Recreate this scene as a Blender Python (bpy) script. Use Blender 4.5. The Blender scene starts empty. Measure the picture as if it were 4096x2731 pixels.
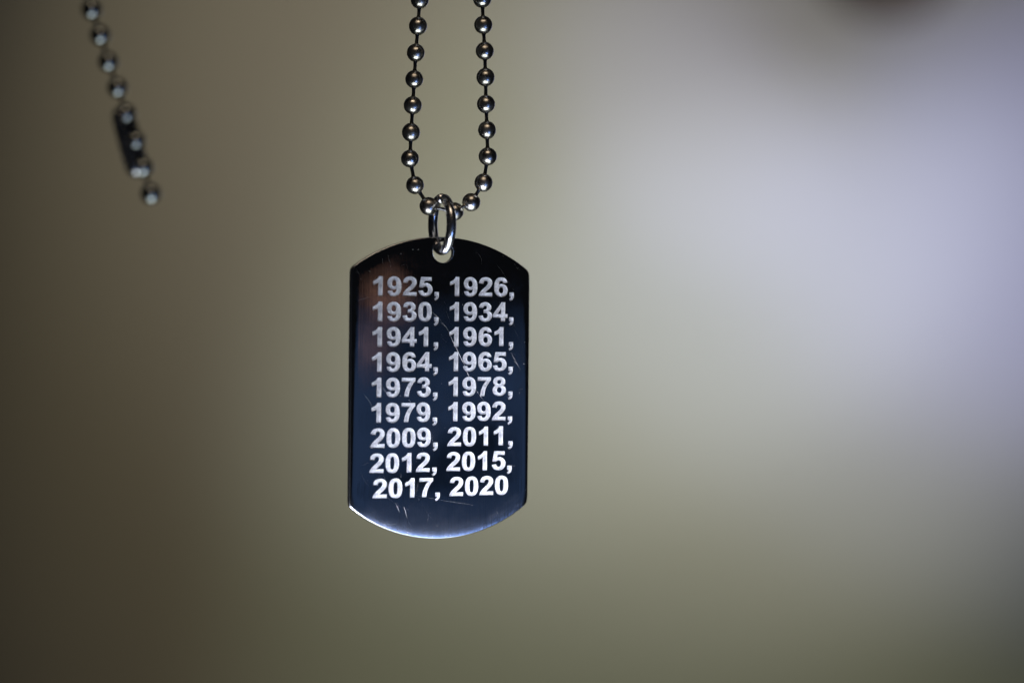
import bpy, bmesh, math, random
import numpy as np
from mathutils import Vector, Matrix
from mathutils.geometry import delaunay_2d_cdt
random.seed(7); rng = np.random.default_rng(7)
S = bpy.context.scene
COL = S.collection
rad = math.radians

# ------------------------------------------------------------------ camera
D = 0.303                                   # metres from the lens to the tag
K = 22.3/40*D/4096                          # metres per photograph pixel at the tag
cd = bpy.data.cameras.new('camera'); cam = bpy.data.objects.new('camera', cd); COL.objects.link(cam)
cam.location = (0, -D, 0); cam.rotation_euler = (rad(90), 0, 0)
cd.sensor_width = 22.3; cd.lens = 40; cd.clip_start = 0.01; cd.clip_end = 20
cd.dof.use_dof = True; cd.dof.focus_distance = D+0.0012; cd.dof.aperture_fstop = 2.8
cd.dof.aperture_blades = 0
S.camera = cam
S.view_settings.view_transform = 'Standard'; S.view_settings.look = 'None'
S.view_settings.exposure = 0; S.view_settings.gamma = 1

def at(px, py, y=0.0):                      # where a sight line meets the upright plane at depth y
    s = (D+y)/D*K
    return Vector(((px-2048)*s, y, (1365.5-py)*s))

# ------------------------------------------------------------------ world and lamps
w = bpy.data.worlds.new('World'); S.world = w; w.use_nodes = True
w.node_tree.nodes['Background'].inputs[0].default_value = (0.75, 0.82, 1.0, 1)
w.node_tree.nodes['Background'].inputs[1].default_value = 0.0045

TAG_O = Vector((-0.011686, 0, -0.007559))
cy, sy = math.cos(rad(18.495)), math.sin(rad(18.495))
cp, sp = math.cos(rad(.249)), math.sin(rad(.249)); cr, sr = math.cos(rad(.483)), math.sin(rad(.483))
TAG_M = Matrix(((cy,-sy,0),(sy,cy,0),(0,0,1))) @ Matrix(((1,0,0),(0,cp,-sp),(0,sp,cp))) @ Matrix(((cr,0,sr),(0,1,0),(-sr,0,cr)))

def area(name, loc, target, sx, sz, power, color, shape='RECTANGLE', spread=180):
    l = bpy.data.lights.new(name, 'AREA'); l.shape = shape; l.size = sx; l.size_y = sz
    l.energy = power; l.color = color; l.spread = rad(spread)
    o = bpy.data.objects.new(name, l); COL.objects.link(o); o.location = loc
    o.rotation_euler = (Vector(target)-Vector(loc)).to_track_quat('-Z', 'Y').to_euler()
    return o
def spot(name, loc, target, half_deg, power, color, size=0.03):
    l = bpy.data.lights.new(name, 'SPOT'); l.energy = power; l.color = color
    l.spot_size = rad(2*half_deg); l.spot_blend = 1.0; l.shadow_soft_size = size
    o = bpy.data.objects.new(name, l); COL.objects.link(o); o.location = loc
    o.rotation_euler = (Vector(target)-Vector(loc)).to_track_quat('-Z', 'Y').to_euler()
    return o
def mirror_point(px, py, dist):             # the place the polished face shows at a photograph pixel
    d = (at(px, py)-Vector((0, -D, 0))).normalized()
    n = (TAG_M @ Vector((0, -1, 0))).normalized()
    t = n.dot(TAG_O-Vector((0, -D, 0)))/n.dot(d)
    p = Vector((0, -D, 0))+d*t
    return p+(d-2*d.dot(n)*n)*dist, p

C0 = Vector((-0.012, 0, 0.0))
area('window_light', C0+Vector((-.025, -.078, -.107)), C0+Vector((0,0,-.052)), .095, .038, 0.098, (.83, .85, 1.0), spread=48)
area('ground_bounce', C0+Vector((.02, -.10, -.30)), C0, .30, .22, 0.24, (.80, .88, .90), spread=90)
area('ceiling_bounce', C0+Vector((.01, -.16, .22)), C0, .16, .07, 0.011, (1, .80, .58), spread=60)
p, q = mirror_point(1780, 2330, .30)
area('sky_light', p+Vector((0,0,-.165)), q, .30, .16, 0.021, (.24, .42, 1.0), spread=26)
for nm, px, py, sx, sz, pw in (('brown_mirror_glow', 1515, 1130, .011, .015, .0000042), ('brown_mirror_glow', 1440, 1370, .004, .016, .0000015)):  # added glows standing in for a brown hand mirrored in the face
    p, q = mirror_point(px, py, .30)
    area(nm, p, q, sx, sz, pw, (1, .50, .34), 'ELLIPSE', 40)
p, q = mirror_point(1770, 1800, .62)
area('evening_sky', p+Vector((0, 0, -.17)), q+Vector((0, 0, -.12)), .46, .50, 0.0092, (.22, .44, 1.0), 'ELLIPSE', 80)
# added unseen spots, fitted so their pools form the far wall's tones
WL = 6.7
for loc, tgt, half, c in (
    ((1.092, 0.273, 0.460), (0.136, 0.900, 0.038), 7.33, (2.960, 3.094, 2.949)),
    ((0.453, 0.253, -0.116), (0.161, 0.900, 0.092), 28.49, (0.928, 0.884, 0.793)),
    ((-0.660, 0.120, -0.164), (0.423, 0.900, 0.092), 8.88, (3.027, 3.226, 6.710)),
    ((0.537, 0.190, -0.402), (0.116, 0.900, 0.138), 6.15, (1.128, 1.134, 2.047)),
    ((-0.169, 0.449, 0.967), (0.152, 0.900, -0.436), 16.03, (2.717, 3.150, 2.057)),
    ((-0.368, 0.120, 1.198), (-0.034, 0.900, -0.106), 16.31, (2.949, 2.435, 1.424)),
    ((-0.495, 0.583, 0.152), (0.406, 0.900, -0.019), 14.22, (0.770, 0.956, 1.724)),
):
    m_ = max(c); spot('added_wall_wash', loc, tgt, half, m_*WL, [v/m_ for v in c])

# ------------------------------------------------------------------ materials
def mat(name, base, metallic=0.0, rough=0.5):
    m = bpy.data.materials.new(name); m.use_nodes = True
    b = m.node_tree.nodes['Principled BSDF']
    b.inputs['Base Color'].default_value = (*base, 1); b.inputs['Metallic'].default_value = metallic
    b.inputs['Roughness'].default_value = rough
    return m, m.node_tree, b
def noise(nt, scale, detail=3, rough=.5, stretch=None, dist=0):
    tc = nt.nodes.new('ShaderNodeTexCoord'); n = nt.nodes.new('ShaderNodeTexNoise')
    n.inputs['Scale'].default_value = scale; n.inputs['Detail'].default_value = detail
    n.inputs['Roughness'].default_value = rough; n.inputs['Distortion'].default_value = dist
    src = tc.outputs['Object']
    if stretch:
        mp = nt.nodes.new('ShaderNodeMapping'); mp.inputs['Scale'].default_value = stretch
        nt.links.new(src, mp.inputs[0]); src = mp.outputs[0]
    nt.links.new(src, n.inputs['Vector'])
    return n
def ramp(nt, src, a, b, lo, hi):
    r = nt.nodes.new('ShaderNodeMapRange'); r.inputs['From Min'].default_value = a; r.inputs['From Max'].default_value = b
    r.inputs['To Min'].default_value = lo; r.inputs['To Max'].default_value = hi
    nt.links.new(src, r.inputs['Value']); return r.outputs[0]
def bump(nt, b, src, strength, dist):
    n = nt.nodes.new('ShaderNodeBump'); n.inputs['Strength'].default_value = strength; n.inputs['Distance'].default_value = dist
    nt.links.new(src, n.inputs['Height'])
    prev = b.inputs['Normal'].links
    if prev: nt.links.new(prev[0].from_socket, n.inputs['Normal'])
    nt.links.new(n.outputs[0], b.inputs['Normal'])

M_BEAD, nt, b = mat('polished_bead_steel', (.60, .575, .53), 1, .2)
n1 = noise(nt, 900, 4, .6); nt.links.new(ramp(nt, n1.outputs[0], .3, .7, .20, .38), b.inputs['Roughness'])
n2 = noise(nt, 2200, 3, .6); bump(nt, b, n2.outputs[0], .25, .00008)
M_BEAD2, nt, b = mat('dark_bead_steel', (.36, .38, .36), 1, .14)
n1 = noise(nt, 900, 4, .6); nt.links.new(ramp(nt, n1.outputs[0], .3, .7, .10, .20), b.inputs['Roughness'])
M_LINK, nt, b = mat('dull_link_steel', (.16, .165, .17), 1, .32)
M_RING, nt, b = mat('ring_steel', (.80, .79, .80), 1, .17)
n1 = noise(nt, 500, 4, .6); nt.links.new(ramp(nt, n1.outputs[0], .3, .7, .16, .32), b.inputs['Roughness'])
M_TAG, nt, b = mat('mirror_polished_steel', (.62, .63, .65), 1, .08)
n1 = noise(nt, 160, 6, .65, dist=.6)
r1 = ramp(nt, n1.outputs[0], .38, .75, .025, .10)
tc = nt.nodes.new('ShaderNodeTexCoord'); sx = nt.nodes.new('ShaderNodeSeparateXYZ'); nt.links.new(tc.outputs['Object'], sx.inputs[0])
r2 = ramp(nt, sx.outputs[2], -.0160, -.0245, 0, .19)          # buffed coarser toward the lower edge
n4 = noise(nt, 110, 7, .7, dist=1.2); r3 = ramp(nt, n4.outputs[0], .50, .72, 0, .12)   # greasy smudges
for e in (r2, r3):
    ad = nt.nodes.new('ShaderNodeMath'); nt.links.new(r1, ad.inputs[0]); nt.links.new(e, ad.inputs[1]); r1 = ad.outputs[0]
nt.links.new(r1, b.inputs['Roughness'])
n3 = noise(nt, 240, 3, .6, (12, 1, .25)); bump(nt, b, n3.outputs[0], .10, .00006)
nt.links.new(ramp(nt, sx.outputs[2], -.0150, -.0235, .04, 1.0), b.inputs['Normal'].links[0].from_node.inputs['Strength'])
n2 = noise(nt, 90, 3, .5); bump(nt, b, n2.outputs[0], .35, .00006)
M_RIM, nt, b = mat('brushed_edge_steel', (.60, .62, .66), 1, .22)
n1 = noise(nt, 1500, 3, .6, (1, 1, .05)); bump(nt, b, n1.outputs[0], .3, .00005)
M_ENG, nt, b = mat('engraved_steel', (.80, .80, .81), .45, .5)
n1 = noise(nt, 2600, 4, .7)
mx = nt.nodes.new('ShaderNodeMix'); mx.data_type = 'RGBA'
mx.inputs[6].default_value = (.55, .56, .57, 1); mx.inputs[7].default_value = (.88, .89, .89, 1)
nt.links.new(ramp(nt, n1.outputs[0], .35, .65, 0, 1), mx.inputs[0]); nt.links.new(mx.outputs[2], b.inputs['Base Color'])
at_ = nt.nodes.new('ShaderNodeAttribute'); at_.attribute_name = 'groove'     # uncut slivers of polished steel between cutter passes
m2 = nt.nodes.new('ShaderNodeMix'); m2.data_type = 'RGBA'; m2.inputs[7].default_value = (.20, .21, .25, 1)
nt.links.new(at_.outputs['Fac'], m2.inputs[0]); nt.links.new(mx.outputs[2], m2.inputs[6]); nt.links.new(m2.outputs[2], b.inputs['Base Color'])
bump(nt, b, n1.outputs[0], .4, .00006)
M_SCR, nt, b = mat('scratched_steel', (.75, .74, .72), .6, .5)
M_WALL, nt, b = mat('painted_wall', (.60, .60, .60), 0, .9)
n1 = noise(nt, 60, 5, .6); bump(nt, b, n1.outputs[0], .2, .001)
M_DARK, nt, b = mat('dark_brown', (.10, .068, .045), 0, .7)
n1 = noise(nt, 30, 5, .6, (1, 1, 8)); bump(nt, b, n1.outputs[0], .3, .001)

# ------------------------------------------------------------------ helpers
def link(name, me, m=None, parent=None, loc=None):
    o = bpy.data.objects.new(name, me); COL.objects.link(o)
    if m and me and not me.materials: me.materials.append(m)
    if parent: o.parent = parent
    if loc is not None: o.location = loc
    return o
def mesh(name, V, F, smooth=True):
    me = bpy.data.meshes.new(name); me.from_pydata([tuple(v) for v in V], [], [tuple(f) for f in F]); me.update()
    if smooth: me.polygons.foreach_set('use_smooth', [True]*len(me.polygons))
    return me
def thing(name, label, cat, loc=(0,0,0), group=None):
    o = bpy.data.objects.new(name, None); COL.objects.link(o); o.location = loc; o.empty_display_size = .005
    o['label'] = label; o['category'] = cat
    if group: o['group'] = group
    return o
def tube(name, pts, r, seg=20, closed=False, radii=None):
    pts = [Vector(p) for p in pts]; n = len(pts); V = []; F = []
    up = None
    for i, p in enumerate(pts):
        a = pts[(i-1) % n] if (closed or i) else pts[0]; c = pts[(i+1) % n] if (closed or i < n-1) else pts[-1]
        t = (c-a).normalized()
        if up is None:
            up = t.orthogonal().normalized()
        up = (up-t*up.dot(t)).normalized(); bi = t.cross(up)
        rr = radii[i] if radii else r
        for k in range(seg):
            an = 2*math.pi*k/seg; V.append(p+(up*math.cos(an)+bi*math.sin(an))*rr)
    for i in range(n if closed else n-1):
        j = (i+1) % n
        for k in range(seg):
            F.append((i*seg+k, i*seg+(k+1) % seg, j*seg+(k+1) % seg, j*seg+k))
    if not closed:
        F.append(tuple(range(seg))[::-1]); F.append(tuple((n-1)*seg+k for k in range(seg)))
    return mesh(name, V, F)

# ------------------------------------------------------------------ background: one far wall with an unidentified dark shape at its top
WY = 0.90
wall = link('wall', mesh('wall', [(-2, WY, -1.4), (2, WY, -1.4), (2, WY, 1.6), (-2, WY, 1.6)], [(0, 1, 2, 3)], False), M_WALL)
wall['kind'] = 'structure'

# ------------------------------------------------------------------ glyph outlines (upright bold grotesque numerals, 2048 units to the em)
G = {
'0': "M562 1472 Q775 1472 895 1320 Q1038 1140 1038 723 Q1038 307 894 125 Q775 -25 562 -25 Q348 -25 217 139.5 Q86 304 86 726 Q86 1140 230 1322 Q349 1472 562 1472 Z M562 1239 Q511 1239 471 1206.5 Q431 1174 409 1090 Q380 981 380 723 Q380 465 406 368.5 Q432 272 471.5 240 Q511 208 562 208 Q613 208 653 240.5 Q693 273 715 357 Q744 465 744 723 Q744 981 718 1077.5 Q692 1174 652.5 1206.5 Q613 1239 562 1239 Z",
'1': "M806 0 L525 0 L525 1059 Q371 915 162 846 L162 1101 Q272 1137 401 1237.5 Q530 1338 578 1472 L806 1472 Z",
'2': "M1036 261 L1036 0 L51 0 Q67 148 147 280.5 Q227 413 463 632 Q653 809 696 872 Q754 959 754 1044 Q754 1138 703.5 1188.5 Q653 1239 564 1239 Q476 1239 424 1186 Q372 1133 364 1010 L84 1038 Q109 1270 241 1371 Q373 1472 571 1472 Q788 1472 912 1355 Q1036 1238 1036 1064 Q1036 965 1000.5 875.5 Q965 786 888 688 Q837 623 704 501 Q571 379 535.5 339 Q500 299 478 261 Z",
'3': "M77 389 L349 422 Q362 318 419 263 Q476 208 557 208 Q644 208 703.5 274 Q763 340 763 452 Q763 558 706 620 Q649 682 567 682 Q513 682 438 661 L469 890 Q583 887 643 939.5 Q703 992 703 1079 Q703 1153 659 1197 Q615 1241 542 1241 Q470 1241 419 1191 Q368 1141 357 1045 L98 1089 Q125 1222 179.5 1301.5 Q234 1381 331.5 1426.5 Q429 1472 550 1472 Q757 1472 882 1340 Q985 1232 985 1096 Q985 903 774 788 Q900 761 975.5 667 Q1051 573 1051 440 Q1051 247 910 111 Q769 -25 559 -25 Q360 -25 229 89.5 Q98 204 77 389 Z",
'4': "M638 0 L638 295 L38 295 L38 541 L674 1472 L910 1472 L910 542 L1092 542 L1092 295 L910 295 L910 0 Z M638 542 L638 1043 L301 542 Z",
'5': "M91 377 L371 406 Q383 311 442 255.5 Q501 200 578 200 Q666 200 727 271.5 Q788 343 788 487 Q788 622 727.5 689.5 Q667 757 570 757 Q449 757 353 650 L125 683 L269 1446 L1012 1446 L1012 1183 L482 1183 L438 934 Q532 981 630 981 Q817 981 947 845 Q1077 709 1077 492 Q1077 311 972 169 Q829 -25 575 -25 Q372 -25 244 84 Q116 193 91 377 Z",
'6': "M1047 1107 L775 1077 Q765 1161 723 1201 Q681 1241 614 1241 Q525 1241 463.5 1161 Q402 1081 386 828 Q491 952 647 952 Q823 952 948.5 818 Q1074 684 1074 472 Q1074 247 942 111 Q810 -25 603 -25 Q381 -25 238 147.5 Q95 320 95 713 Q95 1116 244 1294 Q393 1472 631 1472 Q798 1472 907.5 1378.5 Q1017 1285 1047 1107 Z M410 494 Q410 357 473 282.5 Q536 208 617 208 Q695 208 747 269 Q799 330 799 469 Q799 612 743 678.5 Q687 745 603 745 Q522 745 466 681.5 Q410 618 410 494 Z",
'7': "M85 1185 L85 1446 L1048 1446 L1048 1241 Q929 1124 806 905 Q683 686 618.5 439.5 Q554 193 555 0 L284 0 Q291 304 409.5 620 Q528 936 726 1185 Z",
'8': "M328 794 Q219 840 169.5 920.5 Q120 1001 120 1097 Q120 1261 234.5 1368 Q349 1475 560 1475 Q769 1475 884.5 1368 Q1000 1261 1000 1097 Q1000 995 947 915.5 Q894 836 798 794 Q920 745 983.5 651 Q1047 557 1047 434 Q1047 231 917.5 104 Q788 -23 573 -23 Q373 -23 240 82 Q83 206 83 422 Q83 541 142 640.5 Q201 740 328 794 Z M386 1076 Q386 992 433.5 945 Q481 898 560 898 Q640 898 688 945.5 Q736 993 736 1077 Q736 1156 688.5 1203.5 Q641 1251 563 1251 Q482 1251 434 1203 Q386 1155 386 1076 Z M361 450 Q361 334 420.5 269 Q480 204 569 204 Q656 204 713 266.5 Q770 329 770 447 Q770 550 712 612.5 Q654 675 565 675 Q462 675 411.5 604 Q361 533 361 450 Z",
',': "M138 281 L419 281 L419 80 Q419 -42 398 -112.5 Q377 -183 318.5 -239 Q260 -295 170 -327 L115 -211 Q200 -183 236 -134 Q272 -85 274 0 L138 0 Z",
}
EX, EZ = 4.69e-3/2048, 4.32e-3/2048         # numerals are a little wider than high-drawn
def contours(s):
    out = []; cur = []; tok = s.replace('M', ' M ').replace('L', ' L ').replace('Q', ' Q ').replace('Z', ' Z ').split(); i = 0
    while i < len(tok):
        t = tok[i]
        if t in 'ML': cur.append((float(tok[i+1]), float(tok[i+2]))); i += 3
        elif t == 'Q':
            a = cur[-1]; c = (float(tok[i+1]), float(tok[i+2])); e = (float(tok[i+3]), float(tok[i+4]))
            for k in range(1, 6):
                u = k/5; cur.append(tuple((1-u)**2*a[j]+2*u*(1-u)*c[j]+u*u*e[j] for j in (0, 1)))
            i += 5
        else:
            if math.hypot(cur[0][0]-cur[-1][0], cur[0][1]-cur[-1][1]) < 1: cur.pop()
            out.append(np.array(cur)); cur = []; i += 1
    return out
GC = {k: contours(v) for k, v in G.items()}
GC['9'] = [np.stack([1139-c[:, 0], 1447-c[:, 1]], 1) for c in GC['6']]
GC = {k: [c*np.array([EX, EZ]) for c in v] for k, v in GC.items()}
def area2(c): return float(np.sum(c[:, 0]*np.roll(c[:, 1], -1)-np.roll(c[:, 0], -1)*c[:, 1]))
def fatten(cs, r):                          # the cutter's own radius widens every stroke
    big = np.sign(area2(max(cs, key=lambda c: abs(area2(c))))); out = []
    for c in cs:
        hole_ = len(cs) > 1 and c is not max(cs, key=lambda q: abs(area2(q)))
        sg = np.sign(area2(c))*(-1 if hole_ else 1)
        a = c-np.roll(c, 1, 0); b_ = np.roll(c, -1, 0)-c
        na = np.stack([a[:, 1], -a[:, 0]], 1)/np.linalg.norm(a, axis=1)[:, None]
        nb = np.stack([b_[:, 1], -b_[:, 0]], 1)/np.linalg.norm(b_, axis=1)[:, None]
        m = na+nb; m /= np.maximum(np.linalg.norm(m, axis=1), .2)[:, None]
        k_ = 1/np.maximum((m*na).sum(1), .75)
        out.append(c+m*(k_*r*sg)[:, None])
    return out
GC = {k: fatten(v, .000062) for k, v in GC.items()}

def inside(P, conts):
    r = np.zeros(len(P), bool)
    for c in conts:
        A = c; B = np.roll(c, -1, 0)
        for (x0, y0), (x1, y1) in zip(A, B):
            if y0 == y1: continue
            m = (P[:, 1] > min(y0, y1)) & (P[:, 1] <= max(y0, y1))
            xi = x0+(P[:, 1]-y0)*(x1-x0)/(y1-y0)
            r ^= m & (P[:, 0] < xi)
    return r
def dist(P, conts):
    d = np.full(len(P), 1e9)
    for c in conts:
        for a, b_ in zip(c, np.roll(c, -1, 0)):
            e = b_-a; t = np.clip(((P-a)@e)/(e@e), 0, 1)
            d = np.minimum(d, np.linalg.norm(P-a-t[:, None]*e, axis=1))
    return d
def cdt(conts, extra):
    V = []; E = []
    for c in conts:
        n0 = len(V); n = len(c); V += [Vector(p) for p in c]; E += [(n0+i, n0+(i+1) % n) for i in range(n)]
    V += [Vector(p) for p in extra]
    ov, oe, of, *_ = delaunay_2d_cdt(V, E, [], 0, 1e-9, False)
    P = np.array([tuple(v) for v in ov]); T = np.array([f for f in of if len(f) == 3])
    T = T[inside(P[T].mean(1), conts)]
    a, b_, c = P[T[:, 0]], P[T[:, 1]], P[T[:, 2]]
    neg = ((b_-a)[:, 0]*(c-a)[:, 1]-(b_-a)[:, 1]*(c-a)[:, 0]) < 0
    T[neg] = T[neg][:, ::-1]
    return P, T

# ------------------------------------------------------------------ dog tag
W, H2, SAG_T, SAG_B, TH = 30.80e-3, 19.39e-3, 5.46e-3, 5.62e-3, 1.5e-3
def arc(sag):
    R_ = ((W/2)**2+sag**2)/(2*sag); return R_, H2+sag-R_
RT, ZT = arc(SAG_T); RB, ZB = arc(SAG_B)    # lower arc centre at -ZB
HOLE = (.19e-3, 22.28e-3, 1.72e-3)
FR = .0002                                  # rounding radius of the edge
def drop(X, Z):                             # how far the polished face falls away near the edges
    d1 = W/2-np.abs(X); dt = RT-np.hypot(X, Z-ZT); db = RB-np.hypot(X, Z+ZB)
    f = lambda d, w_, a: a*np.clip(1-d/w_, 0, 1)**3
    dt = np.where(Z > 0, dt, 1.0); db = np.where(Z < 0, db, 1.0)
    y = f(d1, 1.3e-3, .13e-3)+f(dt, 2.0e-3, .16e-3)+f(db, 2.6e-3, .19e-3)
    dh = np.hypot(X-HOLE[0], Z-HOLE[1])-HOLE[2]
    y = y+f(dh, .7e-3, .07e-3)
    y = y+1.6e-6*np.sin(X*420+1)*np.sin(Z*310+.4)+.9e-6*np.sin(X*700+Z*500)   # hand-polished waviness
    y = y+.00016*((X/(W/2))**2*.35+(Z/H2)**2*.6)     # very slightly domed
    return y
def grad(X, Z):
    e = 2e-6
    return (drop(X+e, Z)-drop(X-e, Z))/(2*e), (drop(X, Z+e)-drop(X, Z-e))/(2*e)
def outline(inset):
    pts = []
    hw = W/2-inset
    for sgn, R_, zc in ((1, RT, ZT), (-1, RB, ZB)):
        R2 = R_-inset; a = math.asin(hw/R2)
        A = [(R2*math.sin(u), sgn*(zc+R2*math.cos(u))) for u in np.linspace(a, -a, 70)]
        if sgn < 0: A = A[::-1]
        pts.append(A)
    top, bot = pts                            # top runs right to left, bottom left to right
    L = [(-hw, z) for z in np.linspace(top[-1][1], bot[0][1], 60)[1:-1]]
    Rr = [(hw, z) for z in np.linspace(bot[-1][1], top[0][1], 60)[1:-1]]
    P = np.array(top+L+bot+Rr)
    # fillet the four corners a little
    for _ in range(1):
        Q = P.copy()
        c = [0, 69, 69+58+1, 69+58+70]
        for i in c:
            for j in (-1, 0, 1):
                Q[(i+j) % len(P)] = .25*P[(i+j-1) % len(P)]+.5*P[(i+j) % len(P)]+.25*P[(i+j+1) % len(P)]
        P = Q
    return P
OUT = outline(FR)
hn = 48
hole = np.array([(HOLE[0]+(HOLE[2]+.00012)*math.cos(2*math.pi*i/hn), HOLE[1]+(HOLE[2]+.00012)*math.sin(2*math.pi*i/hn)) for i in range(hn)])
ROWS = [("1925, 1926,", -12.00, 14.87), ("1930, 1934,", -12.03, 10.72), ("1941, 1961,", -12.06, 6.60),
        ("1964, 1965,", -12.09, 2.48), ("1973, 1978,", -12.11, -1.66), ("1979, 1992,", -12.12, -5.78),
        ("2009, 2011,", -11.99, -9.91), ("2012, 2015,", -12.12, -14.01), ("2017, 2020", -11.53, -18.14)]
GL = []                                     # every engraved character with its place
for txt, x0, z0 in ROWS:
    x = 0.0
    for ch in txt:
        if ch != ' ': GL.append((ch, x0*1e-3+x+.00003, z0*1e-3+x*.0107+.00005))
        x += (569 if ch in ', ' else 1139)*EX
conts = [OUT, hole]+[c+np.array([x, z]) for ch, x, z in GL for c in GC[ch]]
grid = []
g1 = np.arange(-.0152, .0152, .0006); g2 = np.arange(-.025, .025, .0006)
X, Z = np.meshgrid(g1, g2); grid.append(np.stack([X.ravel(), Z.ravel()], 1))
for ins in (.00035, .0006, .0009, .0013, .0017, .0022, .0027):
    grid.append(outline(ins))
for dr in (.00015, .0003, .0005, .0008):
    grid.append(np.array([(HOLE[0]+(HOLE[2]+.00012+dr)*math.cos(2*math.pi*(i+.5)/40), HOLE[1]+(HOLE[2]+.00012+dr)*math.sin(2*math.pi*(i+.5)/40)) for i in range(40)]))
grid = np.concatenate(grid)
okk = inside(grid, [OUT, hole]) & (dist(grid, [OUT, hole]) > .00009)
grid = grid[okk]
P, T = cdt(conts, grid)
tag = thing('dog_tag', 'polished steel dog tag engraved with nine rows of years, hanging from the split ring', 'dog tag', TAG_O)
tag.rotation_euler = TAG_M.to_euler()
Y = drop(P[:, 0], P[:, 1]); gx, gz = grad(P[:, 0], P[:, 1])
V = [(p[0], y, p[1]) for p, y in zip(P, Y)]; N = [Vector((a, -1, c)).normalized() for a, c in zip(gx, gz)]
me = mesh('face', V, T)
me.normals_split_custom_set_from_vertices([tuple(n) for n in N])
link('face', me, M_TAG, tag)
# edge: rounds over from the face, runs back, rounds to the back plate
V = []; F = []; N = []
def band(loop, outward, into=False):
    n = len(loop); base = len(V)
    gx, gz = grad(loop[:, 0], loop[:, 1]); y0 = drop(loop[:, 0], loop[:, 1])
    al = np.arctan(gx*outward[:, 0]+gz*outward[:, 1])
    rings = []
    r = FR if not into else .00012
    for k in range(7):
        ph = al+(math.pi/2-al)*k/6
        rings.append((r*(np.sin(ph)-np.sin(al)), y0+r*(np.cos(al)-np.cos(ph)), ph))
    last = rings[-1]
    for k in range(5):
        ph = math.pi/2*(1+k/4)
        rings.append((last[0]-r*(1-math.sin(ph)), np.full(n, TH-r-r*math.cos(ph)), np.full(n, ph)))
    for off, yy, ph in rings:
        for i in range(n):
            V.append((loop[i, 0]+outward[i, 0]*off[i], yy[i], loop[i, 1]+outward[i, 1]*off[i]))
            N.append(Vector((outward[i, 0]*math.sin(ph[i]), -math.cos(ph[i]), outward[i, 1]*math.sin(ph[i]))))
    for k in range(len(rings)-1):
        for i in range(n):
            j = (i+1) % n; a = base+k*n
            f = (a+i, a+n+i, a+n+j, a+j)
            F.append(f if not into else f[::-1])
    return base+(len(rings)-1)*n
def outn(loop):
    t = np.roll(loop, -1, 0)-np.roll(loop, 1, 0); t /= np.linalg.norm(t, axis=1)[:, None]
    return np.stack([t[:, 1], -t[:, 0]], 1)
b1 = band(OUT, outn(OUT)); b2 = band(hole, -outn(hole), True)
me = mesh('rim', V, F); me.normals_split_custom_set_from_vertices([tuple(n) for n in N])
link('rim', me, M_RIM, tag)
bo = np.array([(V[b1+i][0], V[b1+i][2]) for i in range(len(OUT))]); bh = np.array([(V[b2+i][0], V[b2+i][2]) for i in range(hn)])
Pb, Tb = cdt([bo, bh], [])
link('back', mesh('back', [(p[0], TH, p[1]) for p in Pb], [t[::-1] for t in Tb], False), M_TAG, tag)

# engraved characters: cut floors with the cutter's contour grooves, and their walls
DEP = .00010
GM = {}
for ch, cs in GC.items():
    mn = np.min([c.min(0) for c in cs], 0); mx_ = np.max([c.max(0) for c in cs], 0)
    X, Z = np.meshgrid(np.arange(mn[0], mx_[0], .000052), np.arange(mn[1], mx_[1], .000052))
    g = np.stack([X.ravel(), Z.ravel()], 1)+rng.normal(0, 6e-6, (X.size, 2))
    g = g[inside(g, cs)]; g = g[dist(g, cs) > .00003]
    Pg, Tg = cdt(cs, g)
    dd = dist(Pg, cs)
    y = DEP+.000015*np.cos(dd*2*math.pi/.00020)*(dd > 1e-6)+.000004*rng.normal(size=len(dd))
    gr = (np.exp(-((dd-.000185)/.000028)**2)+.8*np.exp(-((dd-.00034)/.00003)**2))*np.clip(.35+.9*np.sin(Pg[:, 0]*2600+Pg[:, 1]*900+ord(ch))*np.sin(Pg[:, 1]*2100+1), 0, 1)
    V = [(p[0], yy, p[1]) for p, yy in zip(Pg, y)]; F = [tuple(t) for t in Tg]
    for c in cs:
        n0 = len(V); n = len(c)
        V += [(p[0], 0, p[1]) for p in c]+[(p[0], DEP+.00001, p[1]) for p in c]
        F += [(n0+i, n0+n+i, n0+n+(i+1) % n, n0+(i+1) % n) for i in range(n)]
    GM[ch] = mesh('digit' if ch != ',' else 'comma', V, F, False)
    at_ = GM[ch].attributes.new('groove', 'FLOAT', 'POINT'); at_.data.foreach_set('value', np.concatenate([gr, np.zeros(len(V)-len(gr))]).astype(np.float32))
for ch, x, z in GL:
    y = float(drop(np.array([x+.0012]), np.array([z+.0015]))[0])
    link('comma' if ch == ',' else 'digit', GM[ch], M_ENG, tag, (x, y, z))

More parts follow.
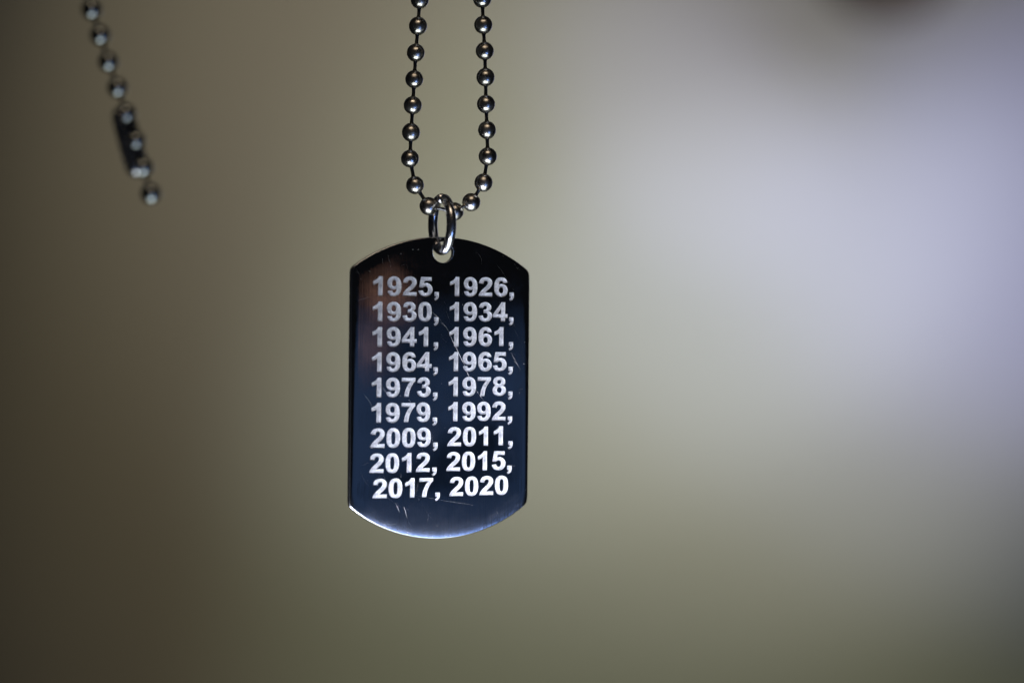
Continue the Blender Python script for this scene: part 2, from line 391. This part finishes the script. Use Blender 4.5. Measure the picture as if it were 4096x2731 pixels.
# scratches and nicks: shallow raised burrs on the face
Mi = TAG_M.inverted()
def on_tag(px, py):
    d = at(px, py)-Vector((0, -D, 0)); n = TAG_M @ Vector((0, 1, 0))
    t = n.dot(TAG_O-Vector((0, -D, 0)))/n.dot(d); l = Mi @ (Vector((0, -D, 0))+d*t-TAG_O)
    return l.x, l.z
def scratch(pts, wid):
    P2 = [on_tag(*p) for p in pts]; fine = []
    for a, c in zip(P2[:-1], P2[1:]):
        for k in range(6): fine.append((a[0]+(c[0]-a[0])*k/6, a[1]+(c[1]-a[1])*k/6))
    fine.append(P2[-1]); n = len(fine); V = []; F = []
    for i, (x, z) in enumerate(fine):
        a = fine[max(i-1, 0)]; c = fine[min(i+1, n-1)]; t = Vector((c[0]-a[0], c[1]-a[1])).normalized()
        s = wid*(.35+.65*math.sin(math.pi*(i+.5)/n))*random.uniform(.7, 1.2)
        y = float(drop(np.array([x]), np.array([z]))[0])
        for o_, h in ((-1, 0), (0, 1), (1, 0)):
            V.append((x-t.y*s*o_*.5, y-.000002-h*wid*.35, z+t.x*s*o_*.5))
    for i in range(n-1):
        for k in (0, 1): F.append((i*3+k, i*3+k+1, i*3+k+4, i*3+k+3))
    link('scratch', mesh('scratch', V, F, False), M_SCR, tag)
scratch([(1822, 1385), (1829, 1400), (1848, 1440), (1860, 1464)], 8.5e-5)
scratch([(1801, 1340), (1809, 1359), (1820, 1380)], 6.0e-5)
scratch([(1864, 1480), (1878, 1509)], 6.5e-5)
scratch([(1727, 1245), (1745, 1262), (1766, 1283)], 2.2e-5)
scratch([(1768, 1290), (1786, 1310), (1796, 1328)], 2.2e-5)
scratch([(1904, 1559), (1920, 1582), (1936, 1602)], 1.8e-5)
scratch([(1531, 1551), (1548, 1572)], 2.2e-5)
scratch([(1532, 1895), (1552, 1945), (1571, 1993)], 1.5e-5)
scratch([(1584, 2013), (1591, 2028), (1598, 2046)], 3.6e-5)
scratch([(1616, 2027), (1622, 2042), (1629, 2072)], 4.0e-5)
scratch([(1660, 1980), (1780, 2002), (1895, 2019)], 1.2e-5)
scratch([(2043, 1410), (2060, 1440), (2082, 1480)], 1.2e-5)
scratch([(1455, 1575), (1475, 1600), (1490, 1628)], 1.2e-5)
V = []; F = []
for i in range(110):                        # fine hairline scuffs, mostly along one rubbing direction
    x, z = random.uniform(-.0145, .0145), random.uniform(-.024, .022); L_ = random.uniform(.0004, .0028)*random.random()
    a = rad(random.choice((-58, -58, -70, -35, 85, 20))+random.gauss(0, 9)); n0 = len(V); wd = random.uniform(.000002, .0000055); bend = random.gauss(0, .12)
    ps = [(x+L_*t*math.cos(a+bend*t), z+L_*t*math.sin(a+bend*t)) for t in (-1, -.5, 0, .5, 1)]
    if not all(inside(np.array(ps), conts)): continue
    for k, (px, pz) in enumerate(ps):
        y = float(drop(np.array([px]), np.array([pz]))[0]); wk = wd*(1-.8*abs(k-2)/2)
        V += [(px-math.sin(a)*wk, y-.0000015, pz+math.cos(a)*wk), (px+math.sin(a)*wk, y-.000004, pz-math.cos(a)*wk)]
    F += [(n0+2*k, n0+2*k+1, n0+2*k+3, n0+2*k+2) for k in range(4)]
o = link('scuffs', mesh('scuffs', V, F, False), M_SCR, tag); o['kind'] = 'stuff'
V = []; F = []
for i in range(46):
    if i < 14: px, py = [(1674, 998), (1605, 1015), (1652, 998), (1479, 1085), (2058, 1862), (2078, 1570), (2104, 1960), (2054, 1465), (1640, 1604), (1636, 1600), (1602, 1583), (1851, 1218), (2095, 1455), (2100, 1368)][i]; s = .00005
    else: px, py = random.uniform(1440, 2100), random.uniform(1090, 2060); s = random.uniform(.000012, .00003)
    x, z = on_tag(px, py)
    if not inside(np.array([[x, z]]), conts)[0]: continue
    y = float(drop(np.array([x]), np.array([z]))[0]); n0 = len(V)
    for k in range(6):
        a = math.pi*k/3+.3; V.append((x+s*math.cos(a)*random.uniform(.6, 1), y-.000001, z+s*math.sin(a)*random.uniform(.6, 1)))
    V.append((x, y-s*.5, z)); F += [(n0+k, n0+(k+1) % 6, n0+6) for k in range(6)]
o = link('dust', mesh('dust', V, F, False), M_SCR, tag); o['kind'] = 'stuff'

# ------------------------------------------------------------------ split ring through the tag's hole
ring = thing('jump_ring', 'round wire steel jump ring joining the dog tag to the looped bead chain', 'ring', at(1768, 898, .0006))
rc = Vector((0, 0, 0)); h = Vector((math.sin(rad(22.5)), -math.cos(rad(22.5)), -.03)); u = Vector((.0, 0, 1)); side = h.cross(u).normalized()
pts = []; nn = 110
for i in range(nn):
    a = rad(14)+rad(351)*i/(nn-1)
    pts.append((u*math.cos(a)+h*math.sin(a))*.00430+side*(.00020*(i/(nn-1)-.5)))
link('wire', tube('wire', pts, .00080, 28), M_RING, ring)

# ------------------------------------------------------------------ ball chains
def bead_mesh(seed):
    r_ = random.Random(seed); R0 = .00150; seg = 36; prof = []
    for k in range(25):
        t = rad(15)+rad(150)*k/24; prof.append((R0*math.sin(t), R0*math.cos(t)*(1.0)))
    prof = [(.00026, R0*.90), (.00036, R0*.955)]+prof+[(.00036, -R0*.955), (.00026, -R0*.90)]
    V = []; F = []; n = len(prof)
    ph = [r_.uniform(0, 6.28) for _ in range(6)]
    for j, (r, z) in enumerate(prof):
        e = max(0, abs(z)/R0-.70)/.3          # the ends are crimped and a little crumpled
        for k in range(seg):
            a = 2*math.pi*k/seg
            q_ = 1+e*(.045*math.sin(5*a+ph[0])+.035*math.sin(9*a+ph[1]+z*4000)+.02*math.sin(14*a+ph[2]))
            V.append((r*q_*math.cos(a), r*q_*math.sin(a), z*(1+.015*e*math.sin(3*a+ph[3]))))
    for j in range(n-1):
        for k in range(seg):
            F.append((j*seg+k, (j+1)*seg+k, (j+1)*seg+(k+1) % seg, j*seg+(k+1) % seg))
    return mesh('bead', V, F)
BEADS = [bead_mesh(s) for s in range(5)]
for m_ in BEADS: m_.materials.append(M_BEAD)
LP = [(-.5, .00030), (-.34, .00034), (-.2, .00029), (.2, .00029), (.34, .00034), (.5, .00030)]
V = [(r*math.cos(math.pi*k/8), r*math.sin(math.pi*k/8), z) for z, r in LP for k in range(16)]
F = [(j*16+k, j*16+(k+1) % 16, (j+1)*16+(k+1) % 16, (j+1)*16+k) for j in range(5) for k in range(16)]
LINK = mesh('link', V, F); LINK.materials.append(M_LINK)
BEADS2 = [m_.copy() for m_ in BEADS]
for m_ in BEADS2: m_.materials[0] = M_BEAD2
def chain(root, pts, k=1.0, kit=BEADS):
    base = root.location
    n = len(pts)
    for i, p in enumerate(pts):
        a = pts[max(i-1, 0)]; c = pts[min(i+1, n-1)]
        o = link('bead', kit[i % 5], None, root, p-base)
        qd = (c-a).to_track_quat('Z', 'Y'); o.rotation_euler = (qd @ Matrix.Rotation(random.uniform(0, 6.28), 4, 'Z').to_quaternion()).to_euler()
        s = random.uniform(.985, 1.015); s *= k; o.scale = (s, s, s*random.uniform(.98, 1.02))
        if i < n-1:
            d = pts[i+1]-p; o = link('link', LINK, None, root, (p+pts[i+1])/2-base)
            o.rotation_euler = d.to_track_quat('Z', 'Y').to_euler(); o.scale = (k, k, d.length-.0024*k)
Lpx = [(1690, -312), (1687, -207), (1683, -103), (1679, 1), (1672, 105), (1663, 212), (1657, 318), (1651, 422), (1644, 530), (1640, 635), (1660, 741), (1715, 825)]
Rpx = [(1818, 846), (1885, 809), (1934, 731), (1951, 626), (1948, 521), (1944, 417), (1942, 310), (1939, 205), (1933, 101), (1929, -3), (1925, -108), (1921, -212), (1917, -317)]
main = thing('ball_chain', 'sharp steel ball chain looped through the ring above the dog tag', 'chain', at(1768, 835, .0006))
pp = [at(x, y, .0006) for x, y in Lpx+Rpx]
chain(main, pp)

CY = -.030
Cpx = [(262, -281), (297, -175), (331, -68), (366, 39), (400, 142), (433, 248), (470, 352), (503, 455), (541, 563), (572, 670), (603, 775)]
tail = thing('ball_chain', 'blurred loose end of a steel ball chain with its clasp, at the upper left', 'chain', at(603, 783, CY))
tp = [at(x, y, CY) for x, y in Cpx]
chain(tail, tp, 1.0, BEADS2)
# clasp: a rolled sheet sleeve, open along the side the beads snap into
a0, a1 = at(488, 432, CY), at(562, 700, CY); ax = (a1-a0).normalized(); sd = Vector((-ax.z, 0, ax.x)) if ax.z < 0 else Vector((ax.z, 0, -ax.x))
sd = Vector((-1, .55, -.28)); sd = (sd-ax*sd.dot(ax)).normalized(); fw = ax.cross(sd).normalized()
V = []; F = []; nl, na = 22, 26
for shell in (0, 1):
    for j in range(nl+1):
        u_ = j/nl; pinch = 1-.38*(abs(2*u_-1)**7)
        c = a0.lerp(a1, u_)+sd*.00022
        for k in range(na+1):
            an = rad(-128)+rad(256)*k/na; r = (.00176-shell*.00018)*pinch
            V.append(c+(sd*math.cos(an)+fw*math.sin(an))*r-tail.location)
S1 = (nl+1)*(na+1)
ix = lambda s, j, k: s*S1+j*(na+1)+k
for j in range(nl):
    for k in range(na):
        F.append((ix(0, j, k), ix(0, j, k+1), ix(0, j+1, k+1), ix(0, j+1, k))); F.append((ix(1, j, k), ix(1, j+1, k), ix(1, j+1, k+1), ix(1, j, k+1)))
    for k in (0, na): F.append((ix(0, j, k), ix(0, j+1, k), ix(1, j+1, k), ix(1, j, k)))
for k in range(na):
    for j in (0, nl): F.append((ix(0, j, k), ix(1, j, k), ix(1, j, k+1), ix(0, j, k+1)))
me = mesh('clasp', V, F); bm = bmesh.new(); bm.from_mesh(me); bmesh.ops.recalc_face_normals(bm, faces=bm.faces); bm.to_mesh(me); bm.free()
link('clasp', me, M_RING, tail)

# ------------------------------------------------------------------ the shrub that the polished face mirrors, out of frame beside the camera
M_LEAF, nt, b = mat('dark_leaves', (.035, .05, .03), 0, .6)
V = []; F = []
def leaf(c, s):
    a = Vector((random.gauss(0, 1), random.gauss(0, 1), random.gauss(0, 1))).normalized(); b_ = a.orthogonal().normalized()
    n0 = len(V); V.extend([c-a*s, c+b_*s*.4, c+a*s, c-b_*s*.4, ]); F.append((n0, n0+1, n0+2, n0+3))
for px, py, rr, cnt in ((2040, 1730, 60, 160), (1990, 1790, 60, 160), (1910, 1850, 80, 220), (1760, 1830, 60, 140), (1700, 1970, 80, 220), (1545, 1990, 60, 140),
                        (1610, 2070, 60, 140), (2030, 2010, 60, 120), (1850, 2010, 80, 180), (1480, 1700, 40, 60), (1900, 1560, 70, 60), (1640, 1500, 80, 90), (2080, 1900, 40, 90),
                        (1550, 1380, 90, 200), (1750, 1330, 100, 240), (1950, 1290, 90, 200), (2080, 1350, 60, 120)):
    for _ in range(int(cnt*.75)):
        p, q = mirror_point(px+random.gauss(0, rr*.6), py+random.gauss(0, rr*.5), .46+random.uniform(-.03, .03))
        leaf(p, random.uniform(.0015, .0035))
o = link('foliage', mesh('foliage', V, F, False), M_LEAF); o['kind'] = 'stuff'

# ------------------------------------------------------------------ unidentified dark shape on the wall, given a turned profile, mostly above the frame
kn = thing('wall_blob', 'dark blurred knob on the wall at the top right, cut by the frame', 'blob', at(3512, -125, WY))
prof = [(0, -.060), (.018, -.059), (.030, -.052), (.035, -.040), (.033, -.028), (.022, -.018), (.018, -.010), (.024, -.004), (.028, 0)]
V = [(r*math.cos(2*math.pi*k/40), y, r*math.sin(2*math.pi*k/40)) for r, y in prof for k in range(40)]
F = [(j*40+k, (j+1)*40+k, (j+1)*40+(k+1) % 40, j*40+(k+1) % 40) for j in range(len(prof)-1) for k in range(40)]
link('blob', mesh('blob', [(x*1.15, y*1.15, z*1.15) for x, y, z in V], F), M_DARK, kn)
